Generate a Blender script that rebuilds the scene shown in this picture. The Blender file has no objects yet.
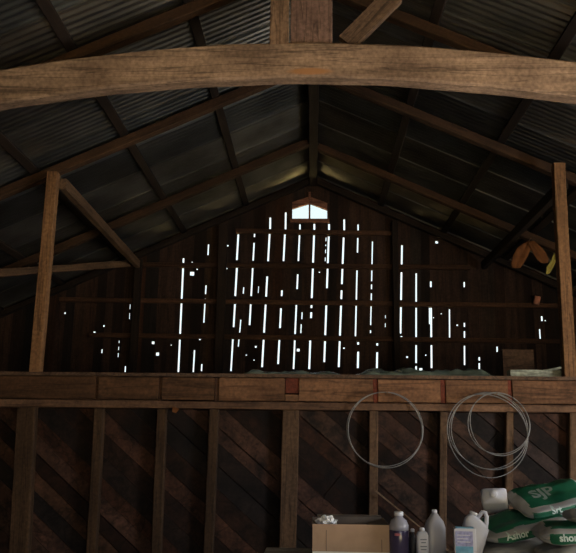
import bpy, bmesh, math, random
from mathutils import Vector, Matrix, noise
from mathutils.bvhtree import BVHTree
R = random.Random(7)
S = bpy.context.scene
COL = S.collection
# ------------------------------------------------------------------ camera
F, W, H = 733.0, 576, 553
EYE = Vector((0, 0, 1.6))
_r = math.radians(0.7)
_u, _v = 24.0, -163.5
_u0 = _u*math.cos(_r) - _v*math.sin(_r); _v0 = _u*math.sin(_r) + _v*math.cos(_r)
_t = math.atan(-_v0/F); _p = math.atan(_u0/F*math.cos(_t))
FW = Vector((-math.sin(_p)*math.cos(_t), math.cos(_p)*math.cos(_t), math.sin(_t)))
_R = Vector((math.cos(_p), math.sin(_p), 0)); _U = _R.cross(FW)
RT = _R*math.cos(_r) + _U*math.sin(_r); UP = -_R*math.sin(_r) + _U*math.cos(_r)
def P(x, y, Y):
    """point of the place seen at (x, y) of the photograph, at distance Y along the barn"""
    d = FW*F + RT*(x - W/2) + UP*(H/2 - y)
    return EYE + d*(Y/d.y)
cam = bpy.data.cameras.new('camera'); co = bpy.data.objects.new('camera', cam); COL.objects.link(co)
m = Matrix((RT, UP, -FW)).transposed().to_4x4(); m.translation = EYE; co.matrix_world = m
cam.sensor_fit = 'HORIZONTAL'; cam.sensor_width = 36; cam.lens = F/W*36; cam.clip_end = 500
S.camera = co
# ------------------------------------------------------------------ materials
def mat(name):
    m = bpy.data.materials.new(name); m.use_nodes = True
    nt = m.node_tree; return m, nt, nt.nodes['Principled BSDF']
def setv(b, **k):
    for n, v in k.items():
        n = n.replace('_', ' ')
        if n in b.inputs: b.inputs[n].default_value = v
def c4(c): return (c[0], c[1], c[2], 1)
def wood(name, light, dark, stretch=(1.2, 14, 14), rough=.85, tint=False, vary=.35, stain=None):
    m, nt, b = mat(name); N, L = nt.nodes.new, nt.links.new
    tc = N('ShaderNodeTexCoord'); oi = N('ShaderNodeObjectInfo')
    ad = N('ShaderNodeVectorMath'); ad.operation = 'ADD'
    sc = N('ShaderNodeVectorMath'); sc.operation = 'SCALE'; sc.inputs[0].default_value = (31, 17, 23)
    L(oi.outputs['Random'], sc.inputs['Scale'])
    L(tc.outputs['Object'], ad.inputs[0]); L(sc.outputs[0], ad.inputs[1])
    mp = N('ShaderNodeMapping'); mp.inputs['Scale'].default_value = stretch; L(ad.outputs[0], mp.inputs['Vector'])
    n1 = N('ShaderNodeTexNoise'); n1.inputs['Scale'].default_value = 1.6; n1.inputs['Detail'].default_value = 8; n1.inputs['Roughness'].default_value = .65
    L(mp.outputs[0], n1.inputs['Vector'])
    n2 = N('ShaderNodeTexNoise'); n2.inputs['Scale'].default_value = 2.2; n2.inputs['Detail'].default_value = 4
    L(ad.outputs[0], n2.inputs['Vector'])
    r1 = N('ShaderNodeValToRGB'); r1.color_ramp.elements[0].position = .32; r1.color_ramp.elements[1].position = .7
    r1.color_ramp.elements[0].color = c4(dark); r1.color_ramp.elements[1].color = c4(light)
    L(n1.outputs['Fac'], r1.inputs['Fac'])
    mx = N('ShaderNodeMix'); mx.data_type = 'RGBA'; mx.blend_type = 'MULTIPLY'; mx.inputs['Factor'].default_value = .75
    r2 = N('ShaderNodeValToRGB'); r2.color_ramp.elements[0].position = .3; r2.color_ramp.elements[1].position = .65
    r2.color_ramp.elements[0].color = (.5, .46, .44, 1); r2.color_ramp.elements[1].color = (1.1, 1.08, 1.05, 1)
    L(n2.outputs['Fac'], r2.inputs['Fac']); L(r1.outputs[0], mx.inputs['A']); L(r2.outputs[0], mx.inputs['B'])
    out = mx.outputs['Result']
    mc = N('ShaderNodeMapping'); mc.inputs['Scale'].default_value = [q*(.7 if q == min(stretch) else 1.3) for q in stretch]; L(ad.outputs[0], mc.inputs['Vector'])
    n3 = N('ShaderNodeTexNoise'); n3.inputs['Scale'].default_value = 1.1; n3.inputs['Detail'].default_value = 5; n3.inputs['Distortion'].default_value = .6; L(mc.outputs[0], n3.inputs['Vector'])
    sb = N('ShaderNodeMath'); sb.operation = 'SUBTRACT'; sb.inputs[1].default_value = .5; L(n3.outputs['Fac'], sb.inputs[0])
    ab = N('ShaderNodeMath'); ab.operation = 'ABSOLUTE'; L(sb.outputs[0], ab.inputs[0])
    cr = N('ShaderNodeMapRange'); cr.inputs['From Max'].default_value = .03; cr.inputs['To Min'].default_value = .5; cr.inputs['To Max'].default_value = 1; L(ab.outputs[0], cr.inputs['Value'])
    n4 = N('ShaderNodeTexNoise'); n4.inputs['Scale'].default_value = 38; n4.inputs['Detail'].default_value = 3; L(ad.outputs[0], n4.inputs['Vector'])
    gr = N('ShaderNodeMapRange'); gr.inputs['From Min'].default_value = .3; gr.inputs['From Max'].default_value = .7; gr.inputs['To Min'].default_value = .72; gr.inputs['To Max'].default_value = 1.22; L(n4.outputs['Fac'], gr.inputs['Value'])
    pm = N('ShaderNodeMath'); pm.operation = 'MULTIPLY'; L(cr.outputs[0], pm.inputs[0]); L(gr.outputs[0], pm.inputs[1])
    vm = N('ShaderNodeVectorMath'); vm.operation = 'SCALE'; L(out, vm.inputs[0]); L(pm.outputs[0], vm.inputs['Scale']); out = vm.outputs[0]
    if tint:
        at = N('ShaderNodeVertexColor'); at.layer_name = 'tint'
        m2 = N('ShaderNodeMix'); m2.data_type = 'RGBA'; m2.blend_type = 'MULTIPLY'; m2.inputs['Factor'].default_value = 1
        L(out, m2.inputs['A']); L(at.outputs['Color'], m2.inputs['B']); out = m2.outputs['Result']
    else:
        mr = N('ShaderNodeMapRange'); mr.inputs['To Min'].default_value = 1-vary; mr.inputs['To Max'].default_value = 1+vary*.6
        L(oi.outputs['Random'], mr.inputs['Value'])
        m2 = N('ShaderNodeVectorMath'); m2.operation = 'SCALE'; L(out, m2.inputs[0]); L(mr.outputs[0], m2.inputs['Scale']); out = m2.outputs[0]
    if stain:
        (sx, sz, rx, rz, colr) = stain
        sp = N('ShaderNodeMapping'); sp.inputs['Location'].default_value = (-sx/rx, 0, -sz/rz); sp.inputs['Scale'].default_value = (1/rx, 0, 1/rz)
        L(tc.outputs['Object'], sp.inputs['Vector'])
        ln = N('ShaderNodeVectorMath'); ln.operation = 'LENGTH'; L(sp.outputs[0], ln.inputs[0])
        a2 = N('ShaderNodeMath'); a2.operation = 'ADD'; L(ln.outputs['Value'], a2.inputs[0]); L(n2.outputs['Fac'], a2.inputs[1])
        rr = N('ShaderNodeMapRange'); rr.inputs['From Min'].default_value = 1.2; rr.inputs['From Max'].default_value = 1.6; rr.inputs['To Min'].default_value = .85; rr.inputs['To Max'].default_value = 0
        L(a2.outputs[0], rr.inputs['Value'])
        m3 = N('ShaderNodeMix'); m3.data_type = 'RGBA'; L(rr.outputs[0], m3.inputs['Factor']); L(out, m3.inputs['A']); m3.inputs['B'].default_value = c4(colr); out = m3.outputs['Result']
    L(out, b.inputs['Base Color'])
    bp = N('ShaderNodeBump'); bp.inputs['Strength'].default_value = .5; bp.inputs['Distance'].default_value = .006
    L(n1.outputs['Fac'], bp.inputs['Height']); L(bp.outputs[0], b.inputs['Normal'])
    setv(b, Roughness=rough); b.inputs['Specular IOR Level'].default_value = .25
    return m
def plain(name, col, rough=.5, spec=.4, vary=.18, scale=25, metallic=0, bump=0, trans=0):
    m, nt, b = mat(name); N, L = nt.nodes.new, nt.links.new
    tc = N('ShaderNodeTexCoord'); n = N('ShaderNodeTexNoise'); n.inputs['Scale'].default_value = scale; n.inputs['Detail'].default_value = 5
    L(tc.outputs['Object'], n.inputs['Vector'])
    r = N('ShaderNodeValToRGB'); r.color_ramp.elements[0].position = .3; r.color_ramp.elements[1].position = .7
    r.color_ramp.elements[0].color = c4([v*(1-vary) for v in col]); r.color_ramp.elements[1].color = c4([min(1, v*(1+vary)) for v in col])
    L(n.outputs['Fac'], r.inputs['Fac']); L(r.outputs[0], b.inputs['Base Color'])
    setv(b, Roughness=rough, Metallic=metallic); b.inputs['Specular IOR Level'].default_value = spec
    b.inputs['Transmission Weight'].default_value = trans
    if bump:
        bp = N('ShaderNodeBump'); bp.inputs['Strength'].default_value = bump; bp.inputs['Distance'].default_value = .01
        L(n.outputs['Fac'], bp.inputs['Height']); L(bp.outputs[0], b.inputs['Normal'])
    return m
M = {}
M['tie'] = wood('tie_beam_wood', (.43, .288, .195), (.19, .125, .085), (.8, 9, 9), stain=(.07, .205, .17, .03, (.36, .16, .06)), vary=.0)
M['truss'] = wood('truss_wood', (.26, .16, .1), (.15, .09, .055), (1, 12, 12))
M['truss_pink'] = wood('truss_pink_wood', (.24, .145, .115), (.15, .09, .07), (1, 9, 9))
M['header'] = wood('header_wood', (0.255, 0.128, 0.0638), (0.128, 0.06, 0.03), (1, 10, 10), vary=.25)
M['header_shaded'] = wood('shaded_header_wood', (.13, .062, .029), (.06, .029, .014), (1, 10, 10), vary=.2)  # header wood copy with the shade of the left end put into its colour
M['stud_shaded'] = wood('shaded_stud_wood', (.085, .046, .023), (.042, .024, .013), (1, 12, 12), vary=.15)  # browner copy for the left uprights, their dimmer light put into the colour
M['plate'] = wood('plate_wood', (.2, .11, .063), (.11, .058, .035), (1, 12, 12), vary=.1)
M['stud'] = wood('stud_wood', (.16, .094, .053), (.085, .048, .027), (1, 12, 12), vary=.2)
M['post'] = wood('post_wood', (0.294, 0.154, 0.07), (0.168, 0.084, 0.0385), (1, 12, 12), vary=.15)
M['joist'] = wood('joist_red_wood', (.2, .05, .025), (.12, .028, .015), (1, 9, 9), vary=.15)
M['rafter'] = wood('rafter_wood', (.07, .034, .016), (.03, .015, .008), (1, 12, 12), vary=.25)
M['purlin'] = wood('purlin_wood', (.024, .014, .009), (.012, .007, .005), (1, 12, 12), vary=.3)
M['girt'] = wood('girt_wood', (0.096, 0.045, 0.024), (0.048, 0.0228, 0.012), (1, 12, 12), vary=.25)
M['gable'] = wood('gable_board_wood', (0.055, 0.0286, 0.0198), (0.0231, 0.0121, 0.0088), (9, 9, .8), tint=True)
M['part'] = wood('partition_board_wood', (.1, .047, .031), (.012, .007, .0055), (5, 8, 5), tint=True)
M['sidewall'] = wood('side_wall_wood', (0.09, 0.054, 0.036), (0.042, 0.027, 0.018), (8, 8, .8))
M['deck'] = wood('loft_deck_wood', (.2, .12, .075), (.1, .06, .04), (8, 1, 8))
M['pale'] = wood('pale_board_wood', (.42, .44, .36), (.28, .3, .24), (1, 10, 10), vary=.05)
M['bench'] = wood('bench_wood', (.5, .47, .42), (.35, .32, .28), (1, 8, 8), vary=.05)
M['crate'] = wood('crate_wood', (.16, .09, .05), (.09, .05, .03), (1, 8, 8))
M['lit_edge'] = wood('lit_edge_wood', (.26, .17, .11), (.17, .11, .07), (1, 20, 20), vary=.05)
M['frame'] = wood('window_frame_wood', (.32, .15, .1), (.18, .08, .055), (1, 10, 10), vary=.05)
M['wire'] = plain('galvanised_wire', (.2, .195, .19), .55, .5, metallic=.35)
M['nail'] = plain('rusty_nail', (.2, .12, .08), .6, metallic=.5)
M['card'] = plain('cardboard', (.38, .25, .165), .85, .2, .1, 12)
M['card_in'] = plain('cardboard_inside', (.16, .125, .1), .9, .2, .15, 12)
M['card_white'] = plain('white_carton_print', (.7, .7, .66), .7, .2, .05)
M['paper'] = plain('white_paper', (.8, .8, .82), .8, .2, .06)
M['plastic'] = plain('white_plastic', (.56, .56, .62), .4, .4, .05, 8)
M['plastic_grey'] = plain('cloudy_plastic', (.34, .33, .36), .4, .4, .1, 8)
M['cap'] = plain('white_cap_plastic', (.65, .65, .7), .35, .5, .03)
M['liquid'] = plain('dark_purple_liquid', (.055, .045, .1), .18, .5, .2, 8)
M['clear'] = plain('translucent_plastic', (.32, .31, .36), .25, .5, .1, 8)
M['red_print'] = plain('red_print', (.3, .06, .08), .5)
M['ink'] = plain('grey_print_ink', (.16, .17, .22), .6)
M['blackish'] = plain('dark_plastic', (.035, .03, .035), .4, .4)
M['blue'] = plain('teal_blue_print', (.12, .33, .48), .5, .4, .25, 30)
M['violet'] = plain('violet_print', (.3, .3, .5), .5, .4, .3, 60)
M['bag'] = plain('woven_feed_bag', (.32, .31, .29), .7, .3, .14, 9, bump=.3)
M['green'] = plain('green_bag_print', (.008, .1, .048), .55, .35, .25, 9)
M['teal_dark'] = plain('dark_teal_bag_print', (.02, .09, .1), .55, .35, .2, 9)
M['print_white'] = plain('white_bag_print', (.5, .6, .54), .6, .3, .08)
M['print_grey'] = plain('grey_bag_print', (.22, .27, .24), .6, .3, .15, 30)
M['grey_sack'] = plain('grey_sack_cloth', (.3, .29, .29), .85, .2, .15, 10, bump=.3)
M['sheet'] = plain('dusty_plastic_sheet', (.13, .16, .13), .22, .7, .4, 7)
M['orange'] = plain('orange_cloth', (.13, .05, .018), .9, .1, .35, 12)
M['yellow'] = plain('yellow_tape', (.3, .25, .06), .7, .2, .2, 14)
M['pink'] = plain('rusty_tin', (.5, .2, .13), .6, .3, .3, 20)
M['floor'] = plain('packed_dirt', (.1, .08, .065), .95, .1, .25, 3, bump=.3)
M['grass'] = plain('dry_grass_ground', (.76, .57, .25), .95, .05, .25, .4)
def roof_mat():
    m, nt, b = mat('corrugated_galvanised_roof'); N, L = nt.nodes.new, nt.links.new
    tc = N('ShaderNodeTexCoord'); n = N('ShaderNodeTexNoise'); n.inputs['Scale'].default_value = 1.6; n.inputs['Detail'].default_value = 6
    L(tc.outputs['Object'], n.inputs['Vector'])
    r = N('ShaderNodeValToRGB'); r.color_ramp.elements[0].position = .35; r.color_ramp.elements[1].position = .7
    r.color_ramp.elements[0].color = (.22, .215, .2, 1); r.color_ramp.elements[1].color = (.42, .41, .385, 1)
    L(n.outputs['Fac'], r.inputs['Fac'])
    at = N('ShaderNodeVertexColor'); at.layer_name = 'tint'
    mx = N('ShaderNodeMix'); mx.data_type = 'RGBA'; mx.blend_type = 'MULTIPLY'; mx.inputs['Factor'].default_value = 1
    L(r.outputs[0], mx.inputs['A']); L(at.outputs['Color'], mx.inputs['B']); L(mx.outputs['Result'], b.inputs['Base Color'])
    setv(b, Metallic=.95); rr = N('ShaderNodeMapRange'); rr.inputs['To Min'].default_value = .27; rr.inputs['To Max'].default_value = .35
    L(n.outputs['Fac'], rr.inputs['Value']); L(rr.outputs[0], b.inputs['Roughness'])
    return m
M['roof'] = roof_mat()
def glass_mat():
    m, nt, b = mat('window_glass'); N, L = nt.nodes.new, nt.links.new
    t = N('ShaderNodeBsdfTransparent'); t.inputs[0].default_value = (.93, .95, .95, 1)
    g = N('ShaderNodeBsdfGlossy'); g.inputs['Roughness'].default_value = .05
    x = N('ShaderNodeMixShader'); x.inputs[0].default_value = .06
    L(t.outputs[0], x.inputs[1]); L(g.outputs[0], x.inputs[2]); L(x.outputs[0], nt.nodes['Material Output'].inputs['Surface'])
    return m
M['glass'] = glass_mat()
# ------------------------------------------------------------------ object helpers
def link(name, bm, mats, parent=None, smooth=False):
    bmesh.ops.recalc_face_normals(bm, faces=bm.faces)
    me = bpy.data.meshes.new(name); bm.to_mesh(me); bm.free()
    for x in (mats if isinstance(mats, (list, tuple)) else [mats]): me.materials.append(M[x] if isinstance(x, str) else x)
    if smooth:
        for p in me.polygons: p.use_smooth = True
    o = bpy.data.objects.new(name, me); COL.objects.link(o)
    if parent: o.parent = parent
    return o
def tag(o, label, cat, group=None):
    o['label'] = label; o['category'] = cat
    if group: o['group'] = group
    return o
def struct(o): o['kind'] = 'structure'; return o
def thing(name, label, cat, loc=(0, 0, 0), rot=(0, 0, 0), group=None):
    o = bpy.data.objects.new(name, None); COL.objects.link(o); o.empty_display_size = .05
    o.location = loc; o.rotation_euler = rot
    return tag(o, label, cat, group)
def add_box(bm, x0, x1, y0, y1, z0, z1, mi=0):
    v = [bm.verts.new((x, y, z)) for x in (x0, x1) for y in (y0, y1) for z in (z0, z1)]
    for q in ((0, 1, 3, 2), (4, 6, 7, 5), (0, 4, 5, 1), (2, 3, 7, 6), (0, 2, 6, 4), (1, 5, 7, 3)):
        f = bm.faces.new([v[i] for i in q]); f.material_index = mi
    return v
def timber_bm(L, wy, hz, jit=.004, seg=None, camber=0, bev=.006):
    """sawn timber along local X, slightly wavy edges and eased arrises"""
    bm = bmesh.new(); n = seg or max(2, int(L/.35)); rings = []
    sd = R.random()*100
    b = min(bev, wy*.2, hz*.2)
    prof = [(-wy/2+b, -hz/2), (wy/2-b, -hz/2), (wy/2, -hz/2+b), (wy/2, hz/2-b), (wy/2-b, hz/2), (-wy/2+b, hz/2), (-wy/2, hz/2-b), (-wy/2, -hz/2+b)]
    for i in range(n+1):
        x = -L/2 + L*i/n; ring = []
        up = camber*(1-(2*x/L)**2)
        for k, (y, z) in enumerate(prof):
            q = noise.noise_vector(Vector((x*1.7+sd, (k//2)*3.1, sd)))
            ring.append(bm.verts.new((x, y+q.y*jit, z+q.z*jit+up)))
        rings.append(ring)
    for a, c in zip(rings, rings[1:]):
        for k in range(8): bm.faces.new((a[k], a[(k+1) % 8], c[(k+1) % 8], c[k]))
    bm.faces.new(rings[0]); bm.faces.new(rings[-1][::-1])
    return bm
def timber(name, a, b, wy, hz, m, label=None, cat=None, group=None, up=(0, 0, 1), parent=None, **k):
    """a..b run along the centre line; hz is measured along 'up', wy across it"""
    a, b = Vector(a), Vector(b); d = b-a; x = d.normalized(); z = Vector(up); z = (z - x*z.dot(x)).normalized(); y = z.cross(x)
    o = link(name, timber_bm(d.length, wy, hz, **k), m, parent)
    mm = Matrix((x, y, z)).transposed().to_4x4(); mm.translation = (a+b)/2; o.matrix_world = mm
    if label: tag(o, label, cat, group)
    return o
def add_tube(bm, pts, r, n=8, closed=False, mi=0, cap=True):
    pts = [Vector(p) for p in pts]; rings = []; N = len(pts)
    rr = r if isinstance(r, (list, tuple)) else [r]*N
    prev = None
    for i, p in enumerate(pts):
        t = (pts[(i+1) % N]-pts[i-1]) if closed or 0 < i < N-1 else (pts[1]-pts[0] if i == 0 else pts[-1]-pts[-2])
        t.normalize()
        u = prev if prev else (Vector((0, 0, 1)) if abs(t.z) < .9 else Vector((1, 0, 0)))
        u = (u - t*u.dot(t)).normalized(); prev = u; w = t.cross(u)
        rings.append([bm.verts.new(p+(u*math.cos(2*math.pi*k/n)+w*math.sin(2*math.pi*k/n))*rr[i]) for k in range(n)])
    for i in range(N if closed else N-1):
        a, c = rings[i], rings[(i+1) % N]
        for k in range(n):
            f = bm.faces.new((a[k], a[(k+1) % n], c[(k+1) % n], c[k])); f.material_index = mi
    if cap and not closed:
        bm.faces.new(rings[0][::-1]).material_index = mi; bm.faces.new(rings[-1]).material_index = mi
def add_loft(bm, secs, n=28, mi=0):
    """secs: (z, rx, ry, squareness, cx, cy)"""
    rings = []
    for (z, rx, ry, e, cx, cy) in secs:
        ring = []
        for k in range(n):
            a = 2*math.pi*(k+.5)/n; c, s = math.cos(a), math.sin(a)
            ring.append(bm.verts.new((cx+rx*math.copysign(abs(c)**(2/e), c), cy+ry*math.copysign(abs(s)**(2/e), s), z)))
        rings.append(ring)
    for a, c in zip(rings, rings[1:]):
        for k in range(n):
            f = bm.faces.new((a[k], a[(k+1) % n], c[(k+1) % n], c[k])); f.material_index = mi
    bm.faces.new(rings[0][::-1]).material_index = mi; bm.faces.new(rings[-1]).material_index = mi
def loft(name, secs, m, parent, n=28):
    bm = bmesh.new(); add_loft(bm, secs, n); return link(name, bm, m, parent, True)
# ------------------------------------------------------------------ the shell
RZ, SL = 5.22, .455                     # underside of the rafters: RZ at the ridge, falling SL per metre
RH, PH = .1, .05                       # rafter and purlin heights
YB, YF, XW = 10.1, -3.0, 5.0            # gable, front wall, side walls
def zr(x): return RZ - SL*abs(x)
def zs(x): return zr(x) + RH + PH + .012
bm = bmesh.new(); add_box(bm, -XW, XW, YF, YB, -.06, 0); struct(link('floor', bm, 'floor'))
bm = bmesh.new(); add_box(bm, -90, 90, -90, 110, -.3, -.07); struct(link('ground', bm, 'grass'))
# corrugated roof, one sheet every 0.61 m, each lapping over the next
for sgn in (-1, 1):
    bm = bmesh.new(); tl = bm.loops.layers.color.new('tint')
    y = YF-.3; k = 0
    while y < YB+.35:
        y1 = y+.608; n = 48; g = R.uniform(.75, 1.15); q = R.uniform(-.04, .04)
        prev = None
        for j in range(n+1):
            t = j/n; yy = y+t*.608
            dz = .0105*math.sin(2*math.pi*yy/.076) - .018*(1-t)
            if j == 0: rows = [(yy, .004), (yy, dz)]
            else: rows = [(yy, dz)]
            for (ya, da) in rows:
                cur = [bm.verts.new((sgn*x, ya, zs(x)+da)) for x in (.02, 1.4, 2.8, 4.2, 5.35)]
                if prev:
                    for a in range(4):
                        f = bm.faces.new((prev[a], prev[a+1], cur[a+1], cur[a]))
                        gg = g*(3.0 if j == 0 else 1)  # lap edges coloured brighter, a painted highlight along each sheet
                        for l in f.loops: l[tl] = (gg*(1+q), gg, gg*(1-q), 1)
                prev = cur
        y = y1
    f = bm.faces.new([bm.verts.new(v) for v in ((0, YF-.3, RZ+.26), (sgn*.3, YF-.3, zs(.3)+.03), (sgn*.3, YB+.35, zs(.3)+.03), (0, YB+.35, RZ+.26))])
    for l in f.loops: l[tl] = (.8, .8, .8, 1)
    fr = Matrix.Translation((0, 0, zs(0))) @ Matrix.Rotation(sgn*math.atan(SL), 4, 'Y')
    bmesh.ops.transform(bm, matrix=fr.inverted(), verts=bm.verts)
    c_ = struct(link('ceiling', bm, 'roof')); c_.matrix_world = fr
# side walls, the right one with a wide open doorway; front wall with an open doorway
EZ = zs(XW)-.03
def wall(name, boxes):
    bm = bmesh.new()
    for b in boxes: add_box(bm, *b)
    return struct(link(name, bm, 'sidewall'))
DR = (1.9, 3.6, 2.75)                  # doorway in the right wall: y0, y1, height
wall('wall_left', [(-XW-.06, -XW, YF, YB, 0, EZ)])
wall('wall_right', [(XW, XW+.06, YF, DR[0], 0, EZ), (XW, XW+.06, DR[1], YB, 0, EZ), (XW, XW+.06, DR[0], DR[1], DR[2], EZ)])
bm = bmesh.new()
DF = (-.2, 3.6, 2.7)
for (x0, x1, za) in ((-XW, DF[0], 0), (DF[0], 0, DF[2]), (0, DF[1], DF[2]), (DF[1], XW, 0)):
    v = [bm.verts.new((x, yy, z)) for yy in (YF, YF-.06) for (x, z) in ((x0, za), (x1, za), (x1, zs(x1)-.03), (x0, zs(x0)-.03))]
    for q in ((0, 1, 2, 3), (7, 6, 5, 4), (0, 4, 5, 1), (1, 5, 6, 2), (2, 6, 7, 3), (3, 7, 4, 0)): bm.faces.new([v[i] for i in q])
struct(link('wall_front', bm, 'sidewall'))
# ------------------------------------------------------------------ the gable wall of gapped boards
Z0 = 3.3
# (x top, y top, x bottom, y bottom, open ranges in y, width in px)
SLITS = [
 (183.4, 258, 178.3, 371, [(258, 263.5), (268, 298.7), (303, 334), (339.5, 372)], 2.9),
 (130, 303, 129, 322, [(304, 309), (313, 319)], 1.3), (119, 340, 117, 368, [(340.5, 343), (346.5, 350), (353, 357)], 1.5), (124.6, 366, 125.4, 372, [(366, 372)], 2.2),
 (102, 340, 101.3, 358, [(349, 353)], 2),
 (208.5, 244, 203.6, 323, [(244, 255), (285, 294), (298.5, 322.6)], 2.1), (194.2, 349, 193.3, 372, [(350, 372)], 2.4), (201.8, 364, 201.3, 371, [(364, 371)], 2.2),
 (238.9, 234, 231, 371, [(234, 260), (264, 296), (301, 327), (337, 371)], 2.7),
 (243.6, 287, 238.4, 346, [(287, 293.5), (319.5, 332.5), (337, 346.5)], 1.8),
 (254.5, 233, 249.4, 327, [(232.6, 237), (242.5, 260.5), (264.5, 296), (301, 325)], 2.6),
 (258.7, 285, 258, 294, [(286, 293)], 1.1),
 (270.5, 217, 262, 367, [(217, 229), (233, 261), (276, 296.5), (302, 332.5), (339, 367)], 2.7),
 (286, 212, 278, 365, [(212, 230), (234, 261), (290, 296), (308, 328), (339.5, 364)], 2.6),
 (300, 223, 293.5, 369, [(224, 230), (235, 261), (274, 289), (302.5, 334), (340, 369)], 2.3),
 (302.3, 311, 300.6, 334, [(312, 319), (324, 333)], 1.5),
 (314.5, 223, 309.2, 369, [(223.5, 231), (235, 262.5), (267, 298), (304, 308), (312, 318), (340, 369)], 2.7),
 (329.3, 223, 324.3, 362, [(223.5, 231), (236, 263), (268, 288), (303.5, 335), (341, 362)], 2.6),
 (326.2, 236, 325.2, 262, [(237, 241), (244, 246), (249, 253), (257, 261)], 1.1),
 (344.3, 219, 338.8, 367, [(219, 232.5), (237, 264), (268, 284), (290, 299), (304, 335.5), (341, 367)], 2.7),
 (358.2, 224, 355.5, 337, [(224, 233), (237.5, 252.5), (270, 299.5), (304.5, 336.5)], 2.1), (358.2, 343, 358, 368, [(342, 344.6), (351.5, 368)], 2.9),
 (372.6, 241, 370.6, 335, [(241, 265.5), (270, 281), (284, 289), (293, 300), (306, 325), (330, 333)], 1.8), (377.4, 343, 377, 371, [(343, 345.5), (352, 370.5)], 2.8),
 (385.6, 313, 385.4, 328, [(315, 318), (323, 327)], 1.1),
 (402, 245, 400.6, 334, [(245, 267), (272, 300), (307, 333.5)], 2.8),
 (416.3, 273, 416.2, 371, [(273, 302.5), (307.5, 339), (345, 363), (366, 371)], 2.5),
 (431, 279, 431.8, 368, [(281, 287), (307.5, 339), (345, 368)], 2.8), (429.2, 307.5, 430.2, 325, [(307.5, 324)], 1.8),
 (449.8, 309, 449.8, 338, [(309, 338)], 2.2),
 (464.5, 281, 464.9, 365, [(281.5, 287), (322.5, 326.7), (331, 341), (345.5, 365)], 2.4),
 (497.5, 346, 497.5, 367, [(346.5, 367)], 2.5), (479.5, 357, 479.5, 371, [(357, 360.5), (363, 370.5)], 2.5),
 (540.4, 328, 540, 340, [(329, 339)], 2.4), (542.2, 316, 542, 322, [(316, 321)], 3),
]
DOTS = [(64.8, 313, 1), (94, 332.5, 1.3), (103.6, 325.8, 1), (192, 273.5, 2.2), (197, 269, .8), (153, 342.7, 1.5), (157.4, 354, 1.7), (199.8, 339, 1),
        (227.7, 245.5, 1), (226.4, 268.3, 1), (255.7, 346.7, 1), (246, 355, .6), (254, 360, .6), (298.2, 350, 1.5), (401.5, 337, 1.1), (407.2, 357, 1), (426, 355, .7),
        (421, 369.6, 1.7), (457.5, 325, .9), (444.5, 266.5, 1.2), (437, 242, 1.5), (192, 262, .6), (319.5, 272, .7), (441.5, 313.5, .6), (433.7, 317.5, .6), (344, 348, .8), (224, 308, .6), (171, 345, .6), (545.5, 320.5, .7)]
anch = []
for (xt, yt, xb, yb, rg, w) in SLITS:
    a, b = P(xt, yt, YB), P(xb, yb, YB)
    if a.z-b.z > .8: anch.append((a.x+(b.x-a.x)*(Z0-a.z)/(b.z-a.z), (a.x-b.x)/(a.z-b.z)))
anch = [(-6, 0), (-3, 0)] + sorted(anch) + [(3, 0), (6, 0)]
def lean(x):
    for (a, la), (b, lb) in zip(anch, anch[1:]):
        if a <= x <= b: return la+(lb-la)*(x-a)/max(1e-6, b-a)
    return 0
ZC = 4.55
def disp(x, z): return lean(x)*(min(z, ZC)-Z0)
rects = []
for (xt, yt, xb, yb, rg, w) in SLITS:
    for (ya, yb2) in rg:
        f = lambda y: xt+(xb-xt)*(y-yt)/(yb-yt)
        a, b = P(f(ya), ya, YB), P(f(yb2), yb2, YB); hw = w*.0142*.5*.64
        xa = a.x-disp(a.x, a.z); xb_ = b.x-disp(b.x, b.z); xm = (xa+xb_)/2
        rects.append((xm-hw, xm+hw, b.z, a.z))
for (x, y, r) in DOTS:
    a = P(x, y, YB); xm = a.x-disp(a.x, a.z); q = r*.0142*.9
    rects.append((xm-q, xm+q, a.z-q, a.z+q))
WIN = [P(x, y, YB) for (x, y) in ((292.2, 219), (292.2, 209.3), (309.6, 203.8), (327.2, 210.2), (327, 219.6))]
wx0, wx1, wz0 = WIN[0].x, WIN[3].x, (WIN[0].z+WIN[4].z)/2
def wtop(x):
    a, b, c = WIN[1], WIN[2], WIN[3]
    return a.z+(b.z-a.z)*(x-a.x)/(b.x-a.x) if x < b.x else b.z+(c.z-b.z)*(x-b.x)/(c.x-b.x)
def unl(x):
    u = x
    for _ in range(8): u = x-disp(u, 9)
    return u
ux0, ux1, uxm = unl(wx0), unl(wx1), unl(WIN[2].x)
xs = {-XW, XW, unl(0.0), ux0, ux1, uxm}
for r in rects: xs.add(r[0]); xs.add(r[1])
bounds = [-XW]; x = -XW
while x < XW-.1: x += R.uniform(.11, .19); bounds.append(x)
xs |= set(b for b in bounds if b < XW)
xs = sorted(xs)
bm = bmesh.new(); tl = bm.loops.layers.color.new('tint')
tints = {}
def board_of(x):
    return max((b for b in bounds if b <= x+1e-6), default=-XW)
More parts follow.
